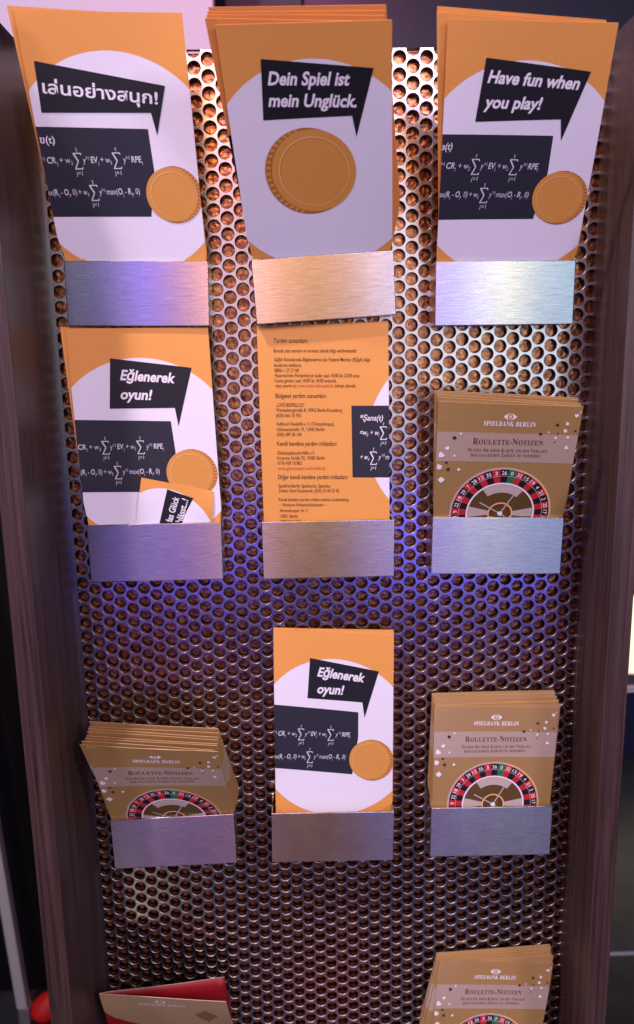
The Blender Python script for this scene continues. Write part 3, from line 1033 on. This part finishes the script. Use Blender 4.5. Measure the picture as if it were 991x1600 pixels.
# ------------------------------------------------------------------ folded brochure, bottom left
q = PT_['r4L']
orgb = sum((Vector(P3(*p)) for p in q), Vector()) / 4
bro = empty('folded_brochure', orgb, 'beige folded brochure gaping open to show its red inside', 'brochure')
A = Art(9.4)
eye_logo(A, 4.45, 0.62, 0.82, 'ink', 'beige_dark')
A.smallcaps('SPIELBANK BERLIN', (2.75, 1.22), (6.25, 1.30), 0.27, 'ink', 2)
A.poly([(7.6, 1.75), (8.5, 2.7), (7.6, 4.0), (6.7, 2.7)], 'beige_dark', 1)
build_art('front_cover', A, q, 'cream_edge', 3.4, 0.04, cover='beige', bow=0.05, parent=bro)
# back cover: hinged at the left fold, gaping to the right
bm = bmesh.new()
TL, TR, BR, BL = q
nu, nv = 14, 6
bt = (-8.75, 2.1, -65.5)
bb = (-7.95, 1.6, -73.0)
fb = (-17.55, 1.5, -73.0)
grid = {}
for side, off in (('f', 0.0), ('b', -0.05)):
    for i in range(nu + 1):
        a = i / nu
        for j in range(nv + 1):
            t = j / nv
            x0 = TL[0] + (fb[0] - TL[0]) * t
            x1 = bt[0] + (bb[0] - bt[0]) * t
            d0 = (TL[1] - 0.08) + (fb[1] - TL[1]) * t
            d1 = bt[1] + (bb[1] - bt[1]) * t
            z0 = TL[2] + (fb[2] - TL[2]) * t
            z1 = bt[2] + (bb[2] - bt[2]) * t
            sag = -0.35 * math.sin(math.pi * a) * (1 - 0.6 * t)
            grid[side, i, j] = bm.verts.new(P3(x0 + (x1 - x0) * a, d0 + (d1 - d0) * a ** 0.8 + sag * 0.6 + off, z0 + (z1 - z0) * a + sag * (1 - t)) - orgb)
for i in range(nu):
    for j in range(nv):
        f1 = bm.faces.new([grid['f', i, j], grid['f', i, j + 1], grid['f', i + 1, j + 1], grid['f', i + 1, j]])
        f2 = bm.faces.new([grid['b', i, j], grid['b', i + 1, j], grid['b', i + 1, j + 1], grid['b', i, j + 1]])
        f2.material_index = 1
    f3 = bm.faces.new([grid['f', i, 0], grid['f', i + 1, 0], grid['b', i + 1, 0], grid['b', i, 0]])
    f3.material_index = 2
for j in range(nv):
    f3 = bm.faces.new([grid['f', nu, j], grid['f', nu, j + 1], grid['b', nu, j + 1], grid['b', nu, j]])
    f3.material_index = 0
o = fin('back_cover', bm, MT['red'], bro, True)
o.data.materials.append(MT['wblack'])
o.data.materials.append(MT['cream_edge'])

# ------------------------------------------------------------------ what stands around the rack
def setting(name, bm, m, label=None, cat=None, kind=None):
    return tag(fin(name, bm, m), label, cat, None, kind)


mfl = mat('dark_floor_tiles', (0.035, 0.042, 0.045), 0.4)
nt, N, L, b = nodes(mfl)
tc = N.new('ShaderNodeTexCoord')
nz = N.new('ShaderNodeTexNoise')
nz.inputs['Scale'].default_value = 9
nz.inputs['Detail'].default_value = 6
L.new(tc.outputs['Object'], nz.inputs['Vector'])
cr = N.new('ShaderNodeValToRGB')
cr.color_ramp.elements[0].position = 0.3
cr.color_ramp.elements[0].color = (0.013, 0.016, 0.018, 1)
cr.color_ramp.elements[1].position = 0.75
cr.color_ramp.elements[1].color = (0.036, 0.043, 0.046, 1)
L.new(nz.outputs['Fac'], cr.inputs[0])
L.new(cr.outputs[0], b.inputs['Base Color'])
bm = bmesh.new()
for x0, x1, y0, y1 in ((-4, 5, -4, 1.050), (-4, 5, 1.062, 4.5)):
    vs = [bm.verts.new(p) for p in ((x0, y0, 0), (x1, y0, 0), (x1, y1, 0), (x0, y1, 0))]
    bm.faces.new(vs)
setting('floor', bm, mfl, kind='structure')
bm = bmesh.new()
vs = [bm.verts.new(p) for p in ((-4, 1.04, -0.004), (5, 1.04, -0.004), (5, 1.07, -0.004), (-4, 1.07, -0.004))]
bm.faces.new(vs)
setting('floor_joint', bm, mat('pale_grout', (0.62, 0.66, 0.68), 0.7), kind='structure')

setting('wall', box_bm((-4, 3.0, 0), (5, 3.15, 3.4)), mat('dark_wall', (0.010, 0.010, 0.016), 0.7), 'dark wall of the room far behind the rack', 'wall')
# pale screen wall behind the rack, lit pink and lavender
mp_ = mat('pale_screen', (0.62, 0.58, 0.62), 0.5)
setting('partition_panel', box_bm((-1.6, 1.5, 1.62), (-0.204, 1.55, 3.2), 0.002), mp_, 'pale panel with pink and lavender light behind the top left of the rack', 'panel')
area('pink_lamp', (0.1, 0.75, 2.9), (-0.35, 1.5, 2.25), 0.2, 0.2, 5.0, (1.0, 0.16, 0.50))
area('lavender_lamp', (-1.1, 0.7, 2.9), (-0.8, 1.5, 2.2), 0.2, 0.2, 3.0, (0.50, 0.52, 1.0))
# navy cabinet front behind
mn = mat('navy_lacquer', (0.012, 0.014, 0.045), 0.35)
cabn = empty('cabinet', (0, 0, 0), 'navy cabinet with white trim and a cream lit panel beyond the right side board', 'cabinet')
fin('plinth', box_bm((0.6, 2.0, 0.0), (3.4, 2.5, 0.262), 0.003), mn, cabn)
fin('trim', box_bm((0.6, 1.985, 0.2625), (3.4, 2.5, 0.2685)), mat('white_trim', (0.8, 0.8, 0.78), 0.4), cabn)
fin('body', box_bm((0.6, 2.0, 0.2690), (3.4, 2.5, 0.276)), mn, cabn)
fin('trim', box_bm((0.6, 1.985, 0.2765), (3.4, 2.5, 0.2825)), bpy.data.materials['white_trim'], cabn)
fin('body', box_bm((0.6, 2.0, 0.283), (3.4, 2.5, 0.322)), mat('grey_rail', (0.06, 0.065, 0.065), 0.5), cabn)
ml = mat('cream_lit_panel', (0.8, 0.7, 0.5), 0.6)
nodes(ml)[3].inputs['Emission Color'].default_value = (1.0, 0.86, 0.62, 1)
nodes(ml)[3].inputs['Emission Strength'].default_value = 0.95
fin('lit_panel', box_bm((0.6, 2.01, 0.3225), (3.4, 2.5, 0.62)), ml, cabn)
fin('top', box_bm((0.6, 2.0, 0.6205), (3.4, 2.5, 0.75)), mn, cabn)
setting('dark_cupboard', box_bm((-0.204, 1.9, 0.0), (0.02, 2.3, 2.54), 0.004), mat('charcoal_lacquer', (0.03, 0.028, 0.04), 0.5), 'charcoal cupboard edge behind the top middle leaflets', 'cupboard')
setting('tall_cupboard', box_bm((0.022, 1.92, 0.76), (2.4, 2.3, 3.0), 0.004), mat('navy_door', (0.010, 0.012, 0.030), 0.4), 'tall navy cupboard behind the upper right of the rack', 'cupboard')

setting('black_cupboard', box_bm((-2.2, 1.0, 0.012), (-0.34, 1.4, 1.35), 0.004), mat('black_lacquer', (0.003, 0.003, 0.003), 0.6, 0, 0.2), 'black cupboard in the dark beyond the left side board', 'cupboard')
# post and red lamp beyond the left board
tagp = empty('metal_post', (-0.659, 0.90, 0), 'pale grey metal post standing in the dark left of the rack', 'post')
mpost = mat('grey_metal', (0.45, 0.48, 0.41), 0.5)
bm = box_bm((-0.0115, -0.012, 0.06), (0.0115, 0.012, 1.2), 0.002)
for v in bm.verts:
    v.co.x -= v.co.z * 0.052
fin('shaft', bm, mpost, tagp)
bm = box_bm((-0.0122, -0.013, 0.0), (0.0122, 0.013, 0.06), 0.002)
fin('foot_sleeve', bm, mat('dull_grey_metal', (0.16, 0.15, 0.14), 0.6), tagp)
red = empty('red_lamp', (-0.622, 0.915, 0), 'small glowing red lamp on the dark floor beside the grey post', 'lamp')
mr_ = mat('red_glow', (0.25, 0.004, 0.003), 0.6)
nodes(mr_)[3].inputs['Emission Color'].default_value = (1.0, 0.012, 0.004, 1)
nodes(mr_)[3].inputs['Emission Strength'].default_value = 0.12
bm = bmesh.new()
bmesh.ops.create_uvsphere(bm, u_segments=24, v_segments=14, radius=1)
for v in bm.verts:
    k = 1 - 0.25 * max(v.co.z, 0)
    v.co = Vector((v.co.x * 0.032 * k + max(v.co.z, 0) * 0.012, v.co.y * 0.032 * k, 0.042 + v.co.z * 0.032))
fin('glass_dome', bm, mr_, red, True)
bm = bmesh.new()
bmesh.ops.create_cone(bm, cap_ends=True, segments=28, radius1=0.045, radius2=0.040, depth=0.018)
for v in bm.verts:
    v.co.z += 0.009
fin('lamp_base', bm, mat('black_plastic', (0.01, 0.01, 0.01), 0.4), red)
